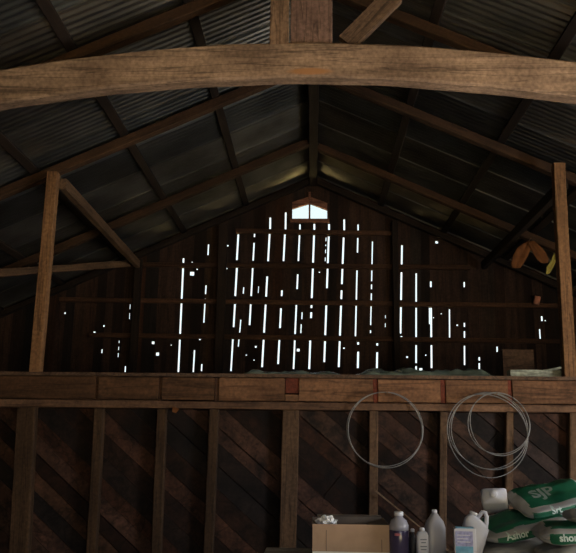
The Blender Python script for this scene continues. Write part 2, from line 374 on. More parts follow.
for xa, xb in zip(xs, xs[1:]):
    if xb-xa < 1e-5: continue
    mid = (xa+xb)/2; bo = board_of(mid)
    if bo not in tints:
        g = R.uniform(.45, 1.5); q = R.uniform(-.15, .15); tints[bo] = (g*(1+q), g, g*(1-q), 1), R.uniform(0, .012)
    ti, dy = tints[bo]
    hol = sorted((max(1.9, r[2]), r[3], None) for r in rects if r[0] < mid < r[1])
    cuts = [(1.9, 1.9)]
    spans = []; z = 1.9
    for h0, h1, _ in hol:
        if h0 > z: spans.append((z, h0))
        z = max(z, h1)
    inw = ux0-1e-4 < mid < ux1+1e-4
    spans.append((z, wz0 if inw else None))
    if inw: spans.append(('w', None))
    sp2 = []
    for (s0, s1) in spans:
        if s0 != 'w' and s0 < ZC-.001 and (s1 is None or s1 > ZC+.001) and zs(mid)-.04 > ZC: sp2 += [(s0, ZC), (ZC, s1)]
        else: sp2.append((s0, s1))
    spans = sp2
    for (s0, s1) in spans:
        v = []
        for yy in (YB+dy, YB+dy+.022):
            for xx in (xa, xb):
                xt = xx+disp(xx, 9)
                za = wtop(xt) if s0 == 'w' else s0
                zb = zs(xt)-.016 if s1 is None else s1
                for zz in (za, zb):
                    v.append(bm.verts.new((max(-XW, min(XW, xx+disp(xx, zz))), yy, zz)))
        for q in ((0, 1, 3, 2), (4, 6, 7, 5), (0, 2, 6, 4), (1, 5, 7, 3), (0, 4, 5, 1), (2, 3, 7, 6)):
            f = bm.faces.new([v[i] for i in q])
            for l in f.loops: l[tl] = ti
add_box(bm, -XW, XW, YB, YB+.03, 0, 1.9)
struct(link('wall_back', bm, 'gable'))
# window under the ridge: a frame board above each slope, a mullion and two panes
win = bpy.data.objects.new('window_1', None); COL.objects.link(win); win.location = (WIN[2].x, YB, wz0); struct(win)
def rel(p, o): return Vector(p)-o.location
for a, b in ((1, 2), (2, 3)):
    bm = bmesh.new(); A, B = rel(WIN[a], win), rel(WIN[b], win)
    v = [bm.verts.new((q.x, yy, q.z+dz)) for yy in (-.03, -.002) for q in (A, B) for dz in (.0, .1)]
    for q in ((0, 1, 3, 2), (4, 6, 7, 5), (0, 2, 6, 4), (1, 5, 7, 3), (0, 4, 5, 1), (2, 3, 7, 6)): bm.faces.new([v[i] for i in q])
    link('window_frame', bm, 'frame', win)
bm = bmesh.new(); add_box(bm, wx0-win.location.x-.03, wx1-win.location.x+.03, -.035, -.002, -.055, 0); link('window_sill', bm, 'frame', win)
bm = bmesh.new(); add_box(bm, -.013, .013, -.02, .02, 0, WIN[2].z-wz0); link('mullion', bm, 'frame', win)
for a, b in ((1, 2), (2, 3)):
    bm = bmesh.new(); A, B = rel(WIN[a], win), rel(WIN[b], win); A.x = max(A.x, .013) if a == 2 else A.x; B.x = min(B.x, -.013) if a == 1 else B.x
    if a == 2: A.x = .013
    v = [bm.verts.new((x, yy, z)) for yy in (.008, .012) for (x, z) in ((A.x, 0), (B.x, 0), (B.x, B.z), (A.x, A.z))]
    for q in ((0, 1, 2, 3), (7, 6, 5, 4), (0, 4, 5, 1), (1, 5, 6, 2), (2, 6, 7, 3), (3, 7, 4, 0)): bm.faces.new([v[i] for i in q])
    link('pane', bm, 'glass', win)
# ------------------------------------------------------------------ roof timbers
tagG = 'roof framing'
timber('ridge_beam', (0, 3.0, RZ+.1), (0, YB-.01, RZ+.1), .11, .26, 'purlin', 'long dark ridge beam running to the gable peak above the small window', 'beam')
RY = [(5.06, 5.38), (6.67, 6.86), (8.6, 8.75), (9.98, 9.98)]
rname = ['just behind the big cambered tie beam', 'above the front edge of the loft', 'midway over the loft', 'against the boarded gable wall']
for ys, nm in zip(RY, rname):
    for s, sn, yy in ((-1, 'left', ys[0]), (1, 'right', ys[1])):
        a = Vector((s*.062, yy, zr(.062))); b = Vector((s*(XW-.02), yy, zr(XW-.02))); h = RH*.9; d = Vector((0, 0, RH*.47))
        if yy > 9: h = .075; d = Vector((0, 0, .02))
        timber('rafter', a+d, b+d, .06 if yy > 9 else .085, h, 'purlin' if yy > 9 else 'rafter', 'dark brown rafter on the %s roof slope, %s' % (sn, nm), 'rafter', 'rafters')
od = ['nearest the ridge', 'second below the ridge', 'third below the ridge', 'fourth below the ridge', 'fifth below the ridge, nearest the eave']
for s, sn in ((-1, 'left'), (1, 'right')):
    for x, nm in zip((.97, 1.85, 2.7, 3.55, 4.4), od):
        z = zr(x)+RH+PH/2-.003
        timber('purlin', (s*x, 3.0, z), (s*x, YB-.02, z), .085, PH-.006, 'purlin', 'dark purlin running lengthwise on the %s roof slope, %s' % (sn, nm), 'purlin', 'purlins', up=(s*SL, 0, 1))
# truss at 4.9 m: cambered tie beam, king post of two planks, one web brace
ty = 4.86
o = timber('tie_beam', (-2.75, ty, 3.965), (2.55, ty, 3.965), .13, .272, 'tie', 'big pale cambered tie beam spanning the barn near the roof', 'beam', camber=.3, seg=70, jit=.013, bev=.014)
xk = [P(x, 20, ty).x for x in (270.5, 289, 294, 333)]
timber('king_post', ((xk[0]+xk[1])/2, ty-.02, 4.38), ((xk[0]+xk[1])/2, ty-.02, 5.2), xk[1]-xk[0], .09, 'truss', 'narrow brown upright plank standing on the middle of the tie beam', 'post', up=(0, 1, 0))
timber('gusset_board', ((xk[1]+xk[3])/2+.004, ty-.01, 4.375), ((xk[1]+xk[3])/2+.004, ty-.01, 5.15), xk[3]-xk[1]-.02, .05, 'truss_pink', 'wide pinkish board standing on the tie beam beside the narrow upright', 'board', up=(0, 1, 0))
a, b = P(346, 44, ty), P(394, -4, ty)
timber('web_brace', a+Vector((0, 0, .0)), b, .06, .15, 'truss', 'slanted brown brace rising rightward from the tie beam to a rafter', 'brace', up=(0.6, 0, .8))
# ------------------------------------------------------------------ loft front: joists, blocking, plate, studs, boards
LY = 6.5
bm = bmesh.new(); add_box(bm, -XW+.01, XW-.01, LY-.005, YB-.05, 2.135, 2.165); struct(link('floor_loft', bm, 'deck'))
def lx(px): return P(px, 388, LY).x
JO = [(95.5, 98.5), (158.5, 162), (214.5, 219), (285, 299), (373, 378.2), (440.5, 446), (508, 512.5)]
jl = ['sunk between header boards above the second stud from left', 'sunk between header boards above the third stud from left', 'dark, left of the square red joist end', 'square and red, above the wide middle post',
      'red, above the left wire ring', 'red, between the two wire rings', 'red, behind the upper right of the tangled wire rings']
edges = [-XW+.02]
for (a, b), l in zip(JO, jl):
    xa, xb = lx(a), lx(b)
    zb = 2.0 if a == 285 else 1.925
    x0_, x1_ = xa+.003, xb-.003
    timber('joist', ((xa+xb)/2, LY+.012, (2.13+zb)/2), ((xa+xb)/2, YB-.1, (2.13+zb)/2), xb-xa-.006, 2.13-zb, 'joist' if a > 280 else 'girt', 'loft floor joist end, '+l, 'joist', 'loft joists', jit=.001)
    edges += [xa, xb]
edges.append(XW-.02)
bl = ['at the far left above the left floor post', 'between the second and third studs from left', 'reddish, third from left, ending at a dark joist', 'with the square red joist end at its right',
      'above the left wire ring, starting at the wide middle post', 'between the left ring and the tangled rings', 'behind the top of the tangled wire rings', 'at the far right under the pale boards']
for k in range(8):
    xa, xb = edges[2*k], edges[2*k+1]
    timber('header_board', (xa+.001, LY+.025, 2.03), (xb-.001, LY+.025, 2.03), .05, .2, 'header_shaded' if k < 3 else 'header', 'brown loft-edge header board '+bl[k], 'board', 'loft-edge header boards', jit=.003)
x0 = lx(299)
bm = bmesh.new()
timber('header_block', (lx(285)+.004, LY+.025, 1.958), (lx(299)-.004, LY+.025, 1.958), .05, .06, 'header', 'small brown block filling under the square red joist end', 'block', jit=.001)
timber('wall_plate', (-XW+.02, LY+.03, 1.888), (XW-.02, LY+.03, 1.888), .13, .065, 'plate', 'long horizontal wall plate under the loft edge, on top of the studs', 'beam')
ST = [((17, 35, 403), (9, 26, 553), 'wide brown floor post at the far left under the loft edge'),
      ((94, 103, 405), (85.5, 95, 553), 'slim stud, second upright from the left of the boarded wall'),
      ((157, 166, 405), (150, 161, 553), 'slim stud, third upright from the left of the boarded wall'),
      ((209, 218, 407), (203, 213, 553), 'slim stud just left of the wide middle post'),
      ((282.5, 299, 410), (279, 296, 553), 'wide grey-brown middle post rising behind the cardboard box'),
      ((369.5, 378.5, 412), (368.5, 378, 553), 'stud rising behind the left wire ring'),
      ((440, 447.5, 412), (439, 447, 553), 'stud rising behind the white jugs, between the wire rings'),
      ((506.5, 514, 412), (505, 513, 553), 'stud behind the tangled wire rings and the top feed bag'),
      ((570, 580, 412), (570, 581, 553), 'stud at the right edge of the photo behind the feed bags')]
for (a0, a1, ay), (b0, b1, by), l in ST:
    A, B = P((a0+a1)/2, ay, LY), P((b0+b1)/2, by, LY); w = (P(a1, ay, LY)-P(a0, ay, LY)).length
    k = (A.x-B.x)/(A.z-B.z)
    top = Vector((A.x+k*(1.853-A.z), LY+.05, 1.853)); bot = Vector((A.x+k*(0.0-A.z), LY+.05, .001))
    timber('stud' if 'stud' in l else 'floor_post', bot, top, w, .09, 'stud_shaded' if a0 < 215 else 'stud', l, 'stud' if 'stud' in l else 'post', 'wall studs' if 'stud' in l else None, up=(0, 1, 0))
# diagonal sheathing
def clip(poly, x0, x1, z0, z1):
    for ax, lim, sg in ((0, x0, 1), (0, x1, -1), (1, z0, 1), (1, z1, -1)):
        out = []
        for i in range(len(poly)):
            p, q = poly[i], poly[(i+1) % len(poly)]; dp, dq = sg*(p[ax]-lim), sg*(q[ax]-lim)
            if dp >= 0: out.append(p)
            if dp*dq < 0: t = dp/(dp-dq); out.append((p[0]+(q[0]-p[0])*t, p[1]+(q[1]-p[1])*t))
        poly = out
        if not poly: return poly
    return poly
bm = bmesh.new(); tl = bm.loops.layers.color.new('tint')
ang = math.radians(-40); dx, dz = math.cos(ang), math.sin(ang); nx, nz = -dz, dx
s = -6.0
while s < 7:
    w = R.uniform(.1, .16); g = R.uniform(.45, 1.1) if R.random() < .8 else R.uniform(1.2, 1.7); q = R.uniform(-.15, .15)
    gp = R.choice((.002, .004, .009))
    t = -8.0
    while t < 8:
        L = R.choice((9, 2.4, 3.2)); g2 = g*R.uniform(.8, 1.2)
        poly = [(nx*u+dx*v, nz*u+dz*v+1.0) for (u, v) in ((s, t), (s, t+L-.006), (s+w-gp, t+L-.006), (s+w-gp, t))]
        pl = clip(poly, -XW+.02, XW-.02, 0, 1.85)
        t += L
        if len(pl) < 3: continue
        cx = sum(p[0] for p in pl)/len(pl); cz = sum(p[1] for p in pl)/len(pl)
        yo = R.uniform(0, .006)
        f0 = [bm.verts.new((p[0], LY+.097+yo, p[1])) for p in pl]; f1 = [bm.verts.new((p[0], LY+.12+yo, p[1])) for p in pl]
        fs = [bm.faces.new(f0), bm.faces.new(f1[::-1])]
        for i in range(len(pl)): fs.append(bm.faces.new((f0[i], f1[i], f1[(i+1) % len(pl)], f0[(i+1) % len(pl)])))
        for f in fs:
            for l in f.loops: l[tl] = (g2*(1+q), g2, g2*(1-q), 1)
    s += w
struct(link('wall_partition', bm, 'part'))
# ------------------------------------------------------------------ loft posts, plates and braces
pA, pB = P(51, 182, LY), P(34, 371, LY)
timber('loft_post', (pB.x, LY+.05, 2.166), (pA.x, LY+.05, zr(pA.x)-.03), .1, .09, 'post', 'orange-brown upright post at the left edge of the loft', 'post', up=(0, 1, 0))
pA, pB = P(561, 180, LY), P(571, 375, LY)
timber('loft_post', (pB.x, LY+.05, 2.166), (pA.x, LY+.05, zr(pA.x)-.03), .105, .09, 'post', 'orange-brown upright post at the right edge of the loft', 'post', up=(0, 1, 0))
timber('loft_plate', (-2.41, 6.62, 3.98), (-2.46, 9.93, 3.98), .07, .11, 'stud', 'brown beam running back from the left loft post to the gable', 'beam')
timber('loft_plate', (2.36, 6.62, 3.98), (2.36, 9.93, 3.98), .07, .11, 'purlin', 'dark beam running back from the right loft post to the gable', 'beam')
gx = P(137, 275, 9.93).x
timber('knee_brace', (-2.56, 9.85, 3.97), (-4.9, 4.75, 2.45), .05, .09, 'stud', 'long slanting brace from the gable stud out past the left loft post', 'brace')
timber('gable_stud', (gx, 9.99, 2.166), (gx, 9.99, zr(gx)-.03), .1, .07, 'purlin', 'dark gable stud at the far end of the left loft beam', 'stud', 'gable studs', up=(0, 1, 0))
for (px, l, tp) in ((221, 'wide gable stud left of the long bright slits', 240), (396, 'gable stud right of the long bright slits', 240)):
    A = P(px, 300, 9.99)
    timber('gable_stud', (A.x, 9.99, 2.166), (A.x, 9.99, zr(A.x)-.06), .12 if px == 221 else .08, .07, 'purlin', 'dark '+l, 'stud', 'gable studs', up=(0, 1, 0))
A = P(310, 195, YB)
timber('peak_stud', (WIN[2].x, 10.04, WIN[2].z+.05), (WIN[2].x, 10.04, 5.08), .035, .05, 'frame', 'short thin stud between the small window and the ridge', 'stud', up=(0, 1, 0))
for (xa, xb, ya, yb, l) in ((236, 396, 231, 233.5, 'topmost gable rail, just under the small window'), (60, 470, 264, 267.5, 'second gable rail below the small window'),
                            (60, 560, 299.5, 306, 'third gable rail below the small window'), (90, 560, 335, 341.5, 'lowest gable rail, nearest the loft floor')):
    A, B = P(xa, ya, 10.06), P(xb, yb, 10.06)
    # rails hold the boards behind the studs
    timber('gable_rail', (A.x, 10.062, A.z), (B.x, 10.062, B.z), .06, .062, 'girt', 'dark horizontal '+l, 'rail', 'gable rails', jit=.002)
# ------------------------------------------------------------------ things in the loft
def crumple(name, x0, x1, y0, y1, z, h, m, label, cat, sd, n=40, k=14, fall=1.0):
    bm = bmesh.new(); g = []
    for i in range(n+1):
        row = []
        for j in range(k+1):
            u, v = i/n, j/k; x = x0+(x1-x0)*u; y = y0+(y1-y0)*v
            e = max(0, math.sin(math.pi*v))**.5*min(1, 8*u, 8*(1-u))
            q = noise.fractal(Vector((x*5+sd, y*9, sd)), 1, 2, 4)
            zz = z+.004+h*e*(.55+.6*q)
            row.append(bm.verts.new((x+.01*q, y+.02*noise.noise(Vector((x*6, sd, 1))), max(z+.003, zz))))
        g.append(row)
    for i in range(n):
        for j in range(k): bm.faces.new((g[i][j], g[i+1][j], g[i+1][j+1], g[i][j+1]))
    o = link(name, bm, m, None, True)
    s_ = o.modifiers.new('thick', 'SOLIDIFY'); s_.thickness = .002
    return tag(o, label, cat)
D = 2.166
crumple('plastic_sheeting', P(238, 372, 6.7).x, P(345, 372, 6.7).x, 6.62, 7.0, D, .07, 'sheet', 'crumpled dull plastic sheeting along the loft edge left of the wire rings', 'sheeting', 3.3)
crumple('plastic_sheeting', P(350, 372, 6.7).x, P(500, 372, 6.7).x, 6.6, 7.05, D, .1, 'sheet', 'crumpled dull plastic sheeting along the loft edge above the wire rings', 'sheeting', 8.1, 60)
a, b = P(511, 376, 6.6), P(569, 374.5, 6.6)
timber('pale_board', (a.x, 6.67, D+.035), (2.42, 6.67, D+.035), .12, .065, 'pale', 'pale board lying flat on the loft edge by the right post', 'board')
timber('pale_board', (1.8, 6.9, D+.02), (2.5, 7.1, D+.16), .1, .02, 'pale', 'pale thin board propped up behind the flat pale board by the right post', 'board')
a, b = P(503, 360, 8), P(534, 360, 8)
cr = thing('crate', 'dark brown box standing on the loft floor behind the pale boards', 'box', ((a.x+b.x)/2, 8.15, D))
hw = (b.x-a.x)/2; ht = P(518, 349.5, 8).z-D
for (nm, bx) in (('front_panel', (-hw, hw, -.15, -.135, .015, ht)), ('back_panel', (-hw, hw, .135, .15, .015, ht)), ('side_panel', (-hw, -hw+.015, -.135, .135, .015, ht)),
                 ('side_panel', (hw-.015, hw, -.135, .135, .015, ht)), ('base_panel', (-hw, hw, -.15, .15, 0, .015))):
    bm = bmesh.new(); add_box(bm, *bx); link(nm, bm, 'crate', cr)
# rag hanging over a nail in the right rafter, tape strip beside it
hy = 8.29
def ribbon(name, pts, wid, m, parent=None, thick=.006, org=Vector((0, 0, 0))):
    bm = bmesh.new(); g = []
    for (p, w, tw) in zip(pts, wid, range(len(pts))):
        row = []
        for j in range(7):
            v = j/6-.5; q = noise.noise(Vector((tw*.5, v*4, p[0]*3)))
            row.append(bm.verts.new(Vector(p)-org+Vector((v*w, .018*q+.012*math.cos(v*7), .012*q))))
        g.append(row)
    for a, c in zip(g, g[1:]):
        for j in range(6): bm.faces.new((a[j], a[j+1], c[j+1], c[j]))
    o = link(name, bm, m, parent, True)
    s_ = o.modifiers.new('thick', 'SOLIDIFY'); s_.thickness = thick
    return o
bx = [(530, 241), (524, 248), (520, 256), (517, 264), (516, 268)]
cx = [(530, 241), (535, 247), (539, 253), (542, 259), (544, 263)]
pk = P(530, 241, hy)
rg = thing('hanging_rag', 'orange-brown rag draped in two tails under the right rafter of the loft', 'rag', pk)
ribbon('rag_tail', [P(x, y, hy) for x, y in bx], [.08, .15, .17, .15, .09], 'orange', rg, org=pk)
ribbon('rag_tail', [P(x, y, hy-.02) for x, y in cx], [.08, .13, .15, .14, .08], 'orange', rg, org=pk)
bm = bmesh.new(); q = pk; add_tube(bm, [(q.x, hy+.04, q.z+.012), (q.x, hy-.04, q.z+.02)], .005, 6)
tag(link('nail', bm, 'nail'), 'nail in the right rafter holding the orange-brown rag', 'nail')
pk2 = P(555, 254, hy)
o = ribbon('yellow_strip', [P(x, y, hy) for x, y in ((555, 254), (553, 261), (550, 267), (547, 274))], [.03, .06, .08, .05], 'yellow', org=pk2)
o.location = pk2; tag(o, 'yellow strip hanging beside the orange-brown rag in the loft', 'strip')
q = P(537, 300, 9.98)
bm = bmesh.new(); add_loft(bm, [(-.06, .035, .035, 2, 0, 0), (-.055, .042, .042, 2, 0, 0), (.05, .042, .042, 2, 0, 0), (.055, .036, .036, 2, 0, 0), (.04, .034, .034, 2, 0, 0)], 18)
o = link('tin_can', bm, 'pink', None, True); o.location = (q.x, 9.985, q.z); o.rotation_euler = (.25, .2, 0); tag(o, 'small rusty reddish tin hanging on the gable wall at right', 'tin')
q = P(176, 411.5, LY)
bm = bmesh.new(); v = add_box(bm, -.032, .032, -.006, .006, -.022, .022)
for w in v: w.co.x *= (1 if w.co.z > 0 else .55)
o = link('wood_scrap', bm, 'orange'); o.location = (q.x, LY-.043, q.z+.01); o.rotation_euler = (0, .3, 0); tag(o, 'small orange-brown scrap stuck on the wall plate near the third stud', 'scrap')
# ------------------------------------------------------------------ wire rings on the header
def ring_pts(px, py, rpx, Y, ph, wob=.01, n=72, sq=1.0, sd=0):
    c = P(px, py, Y); r = rpx*Y/F*1.01; out = []
    for i in range(n):
        a = 2*math.pi*i/n
        q = 1+wob*math.sin(2*a+ph)+wob*.6*math.sin(3*a+ph*2)
        out.append(Vector((c.x+r*q*math.cos(a), Y-.012*math.cos(a*2+ph)-.004*sd, c.z+r*sq*q*math.sin(a))))
    return out
def wire_coil(loc, label, loops):
    t = thing('wire_coil', label, 'wire coil', loc)
    for pts in loops:
        bm = bmesh.new(); add_tube(bm, [p-Vector(loc) for p in pts], (.0038), 6, True); link('wire_loop', bm, 'wire', t, True)
    return t
wy = LY-.075
c = P(386, 430, wy)
wire_coil((c.x, wy, c.z), 'single neat grey wire ring hanging on the loft header above the cardboard box',
          [ring_pts(385.5, 429.5, 36, wy, 0, .006), ring_pts(384.8, 429, 35.4, wy, 1.1, .012, sd=2), ring_pts(384.3, 429.5, 35.8, wy, 2.6, .01, sd=4)])
bm = bmesh.new(); q = P(386, 393.5, LY); add_tube(bm, [(q.x, LY+.01, q.z-.004), (q.x, LY-.11, q.z+.004)], .006, 6); tag(link('nail', bm, 'nail'), 'nail in the header holding the single neat wire ring', 'nail')
c = P(489, 430, wy)
wire_coil((c.x, wy, c.z), 'tangled grey wire rings of several sizes hanging on the loft header above the feed bags',
          [ring_pts(489, 430, 36.3, wy, .3, .012), ring_pts(488.5, 431, 36.5, wy, 2.2, .02, sd=2), ring_pts(498, 423.5, 29, wy, 1.2, .012, sd=4), ring_pts(487, 435, 38.5, wy, 3.5, .03, sd=5), ring_pts(499, 424, 29, wy, 4, .03, sd=6)])
bm = bmesh.new(); q = P(494, 394.5, LY); add_tube(bm, [(q.x, LY+.01, q.z-.004), (q.x, LY-.11, q.z+.004)], .006, 6); tag(link('nail', bm, 'nail'), 'nail in the header holding the tangled wire rings', 'nail')
# ------------------------------------------------------------------ workbench and what stands on it
BZ = .965
bx0 = P(266, 549, 4.65).x
be = thing('workbench', 'pale-topped workbench along the right, carrying box, jugs and feed bags', 'workbench', (1.2, 4.1, 0))
bm = bmesh.new(); add_box(bm, bx0-1.2, 1.9, -.5, .56, BZ-.045, BZ)
bmesh.ops.bevel(bm, geom=bm.edges[:], offset=.005, segments=1, affect='EDGES'); link('benchtop', bm, 'bench', be)
for x in (bx0-1.2+.1, 1.75):
    for y in (-.42, .46):
        bm = bmesh.new(); add_box(bm, x-.045, x+.045, y-.045, y+.045, 0, BZ-.045); link('leg', bm, 'stud', be)
bm = bmesh.new(); add_box(bm, bx0-1.2+.05, 1.85, -.44, -.4, BZ-.17, BZ-.046); link('apron', bm, 'stud', be)
# cardboard box
yb = 4.2
xa, xb = P(312.5, 535, yb).x, P(390, 535, yb).x; top = P(350, 524.5, yb).z-BZ
bw = (xb-xa)/2; bd = .38
cb = thing('cardboard_box', 'open brown cardboard box on the workbench under the single wire ring', 'box', ((xa+xb)/2, yb, BZ))
bt = .005
bm = bmesh.new(); add_box(bm, -bw, bw, 0, bt, .0, top); f = link('front_panel', bm, 'card', cb)
for (nm, bx) in (('back_panel', (-bw, bw, bd-bt, bd, 0, top)), ('side_panel', (-bw, -bw+bt, bt, bd-bt, 0, top)), ('side_panel', (bw-bt, bw, bt, bd-bt, 0, top)), ('base_panel', (-bw+bt, bw-bt, bt, bd-bt, 0, bt))):
    bm = bmesh.new(); add_box(bm, *bx); link(nm, bm, 'card_in', cb)
def flap(a, b, out, m):
    a, b, out = Vector(a), Vector(b), Vector(out); n = (b-a).cross(out).normalized()*.004
    bm = bmesh.new(); v = [bm.verts.new(p+k*n) for k in (0, 1) for p in (a, b, b+out, a+out)]
    for q in ((0, 1, 2, 3), (7, 6, 5, 4), (0, 4, 5, 1), (1, 5, 6, 2), (2, 6, 7, 3), (3, 7, 4, 0)): bm.faces.new([v[i] for i in q])
    return link('flap', bm, m, cb)
flap((-bw+.03, bd, top), (bw-.01, bd, top), (0, .09, .004), 'card_in')
flap((-bw, .02, top), (-bw, bd-.02, top), (.09, 0, -.02), 'card_in')
flap((bw, bd-.02, top), (bw, .02, top), (-.1, 0, -.03), 'card_in')
bm = bmesh.new(); add_box(bm, -bw+.0, bw, -.002, 0, .0, .047); link('white_print_strip', bm, 'card_white', f)
for x in (-.135*1, .165):
    bm = bmesh.new(); add_box(bm, x-.002, x+.002, -.0012, 0, .05, top-.03 if x < 0 else top*.6); link('crease', bm, 'card_in', f)
# crumpled white paper in its left corner
bm = bmesh.new(); bmesh.ops.create_icosphere(bm, subdivisions=4, radius=1)
for v in bm.verts:
    q = noise.fractal(v.co*2.2, 1, 2, 3); k = 1+.35*q+.12*noise.cell(v.co*3)
    v.co = Vector((v.co.x*.055*k, v.co.y*.06*k, v.co.z*.038*k))
o = link('crumpled_paper', bm, 'paper'); o.location = (xa+.075, yb+.1, BZ+top-.006); tag(o, 'crumpled white paper sticking up in the left corner of the cardboard box', 'paper')
# bottles and jugs
def at(px, Y): return P(px, 540, Y).x
def hz(px, py, Y): return P(px, py, Y).z-BZ
t = thing('bottle', 'round bottle of dark purple liquid with white cap, right of the cardboard box', 'bottle', (at(399.2, 4.2), 4.2, BZ))
h = hz(398, 511.5, 4.2); r = .054; hl = h-.1
bm = bmesh.new(); add_loft(bm, [(0, r-.008, r-.008, 2, 0, 0), (.008, r, r, 2, 0, 0), (hl, r, r, 2, 0, 0), (hl+.005, r-.001, r-.001, 2, 0, 0)]); link('body', bm, 'liquid', t, True)
loft('shoulder', [(hl+.0051, r-.001, r-.001, 2, 0, 0), (hl+.03, r-.002, r-.002, 2, 0, 0), (hl+.055, r*.78, r*.78, 2, 0, 0), (hl+.068, .025, .025, 2, 0, 0), (hl+.08, .021, .021, 2, 0, 0)], 'clear', t)
loft('cap', [(hl+.0801, .025, .025, 2, 0, 0), (hl+.097, .025, .025, 2, 0, 0), (hl+.1, .022, .022, 2, 0, 0)], 'cap', t)
bm = bmesh.new()
add_box(bm, -.03, .0, -r-.0015, -r+.006, hl-.02, hl-.008); link('red_mark', bm, 'red_print', t)
# slim dark bottle with a white tip
t = thing('bottle', 'slim dark bottle with a white tip between purple bottle and small white bottle', 'bottle', (at(412.8, 4.25), 4.25, BZ))
h = hz(413, 528.5, 4.25)
loft('body', [(0, .018, .018, 2, 0, 0), (.004, .02, .02, 2, 0, 0), (h-.05, .02, .02, 2, 0, 0), (h-.03, .009, .009, 2, 0, 0), (h-.018, .008, .008, 2, 0, 0)], 'blackish', t, 18)
loft('tip', [(h-.0179, .011, .011, 2, 0, 0), (h-.004, .011, .011, 2, 0, 0), (h, .007, .007, 2, 0, 0)], 'cap', t, 16)
# small white bottle with dark print
t = thing('bottle', 'small white bottle with grey print left of the cloudy grey jug', 'bottle', (at(422.3, 4.15), 4.15, BZ), (0, 0, .1))
h = hz(421, 527.5, 4.15); r = .032
b_ = loft('body', [(0, r-.004, .022, 3, 0, 0), (.005, r, .025, 3, 0, 0), (h-.04, r, .025, 3, 0, 0), (h-.024, r*.8, .02, 2.5, 0, 0), (h-.016, .014, .013, 2, 0, 0)], 'plastic', t)
loft('cap', [(h-.0159, .015, .015, 2, 0, 0), (h-.003, .013, .013, 2, 0, 0), (h, .01, .01, 2, 0, 0)], 'cap', t, 16)
def text_mesh(s, size, m, parent, fn, name='lettering', bold=0):
    cu = bpy.data.curves.new('lettering', 'FONT'); cu.body = s; cu.size = size; cu.align_x = 'CENTER'; cu.align_y = 'CENTER'; cu.resolution_u = 3; cu.offset = bold
    ob = bpy.data.objects.new('lettering', cu); COL.objects.link(ob)
    dg = bpy.context.evaluated_depsgraph_get(); me = bpy.data.meshes.new_from_object(ob.evaluated_get(dg))
    bpy.data.objects.remove(ob); bpy.data.curves.remove(cu)
    bm = bmesh.new(); bm.from_mesh(me); bpy.data.meshes.remove(me)
    bmesh.ops.subdivide_edges(bm, edges=[e for e in bm.edges if e.calc_length() > size*.25], cuts=2)
    for v in bm.verts: v.co = fn(v.co.x, v.co.y)
    me = bpy.data.meshes.new(name); bm.to_mesh(me); bm.free(); me.materials.append(M[m])
    o = bpy.data.objects.new(name, me); COL.objects.link(o); o.parent = parent; return o
bm = bmesh.new()
for k, (wd, zz) in enumerate(((.034, .125), (.026, .11), (.036, .09), (.03, .075), (.036, .055), (.022, .04))):
    add_box(bm, -wd/2, wd/2, -.0262, -.0252, zz-.002, zz+.003)
link('print', bm, 'ink', b_)
# cloudy grey jug
def jug(name, label, loc, rot, w, d, h, m, sh=.3, capm='cap', capr=1, handle=True, hside=1, sq=4, co=0, tall=False):
    t = thing(name, label, 'jug', loc, rot)
    z1 = h*(1-sh)
    loft('body', [(0, w*.46, d*.46, sq, 0, 0), (.006, w/2, d/2, sq, 0, 0), (z1*.5, w*.495, d*.495, sq, 0, 0), (z1, w/2, d/2, sq, 0, 0), (z1+.35*sh*h, w*.42, d*.44, sq*.8, co*.3, 0), (z1+.62*sh*h, w*.24, d*.3, sq*.6, co*.8, 0), (z1+.74*sh*h, .02, .02, 2, co, 0), (z1+.82*sh*h, .018*capr, .018*capr, 2, co, 0)], m, t, 32)
    loft('cap', [(z1+.8201*sh*h, .022*capr, .022*capr, 2, co, 0), (h-.003, .022*capr, .022*capr, 2, co, 0), (h, .018*capr, .018*capr, 2, co, 0)], capm, t, 20)
    if handle:
        bm = bmesh.new(); s_ = hside
        if tall: add_tube(bm, [(co+.02, 0, z1+.45*sh*h), (.004, 0, h*.98), (.012, 0, h+.016), (.026, 0, h+.018), (.04, 0, h*.99), (.046, 0, z1+.5*sh*h), (.05, 0, z1+.1*sh*h)], [.009, .01, .01, .011, .011, .012, .011], 10)
        else: add_tube(bm, [(s_*.012, 0, z1+.7*sh*h), (s_*w*.3, 0, z1+.74*sh*h), (s_*w*.44, 0, z1+.5*sh*h), (s_*w*.45, 0, z1+.12*sh*h), (s_*w*.43, 0, z1-.02)], [.009, .012, .012, .012, .01], 10)
        link('handle', bm, m, t, True)
    return t
Y = 4.3; h = hz(434, 509.5, Y)
jug('jug', 'cloudy grey upright jug with a pointed shoulder and white cap, beside the small white bottle', (at(435.3, Y), Y, BZ), (0, 0, .25), .108, .085, h, 'plastic_grey', .36, capr=.68, handle=False)
# tilted white jug behind the blue carton, resting on the lower bag
# blue carton
Y = 4.03; xa, xb = at(454.5, Y), at(476, Y); h = hz(465, 528.5, Y); w = (xb-xa)/2
t = thing('carton', 'small blue and white carton standing in front of the tilted white jug', 'carton', ((xa+xb)/2, Y, BZ), (0, 0, -.12))
bm = bmesh.new(); add_box(bm, -w, w, 0, .06, 0, h); bmesh.ops.bevel(bm, geom=bm.edges[:], offset=.003, segments=1, affect='EDGES'); b_ = link('body', bm, 'plastic', t)
bm = bmesh.new(); add_box(bm, -w+.005, w-.016, -.001, .0, .004, h*.55); link('blue_label', bm, 'blue', b_)
bm = bmesh.new(); add_box(bm, -w+.005, w-.016, -.001, .0, h*.552, h*.93); vl = link('violet_label', bm, 'violet', b_)
bm = bmesh.new()
for k, zz in enumerate((.83, .74, .66)): add_box(bm, -w+.014, w-.03-.01*(k % 2), -.0018, -.001, h*zz-.002, h*zz+.002)
link('print', bm, 'plastic', vl)
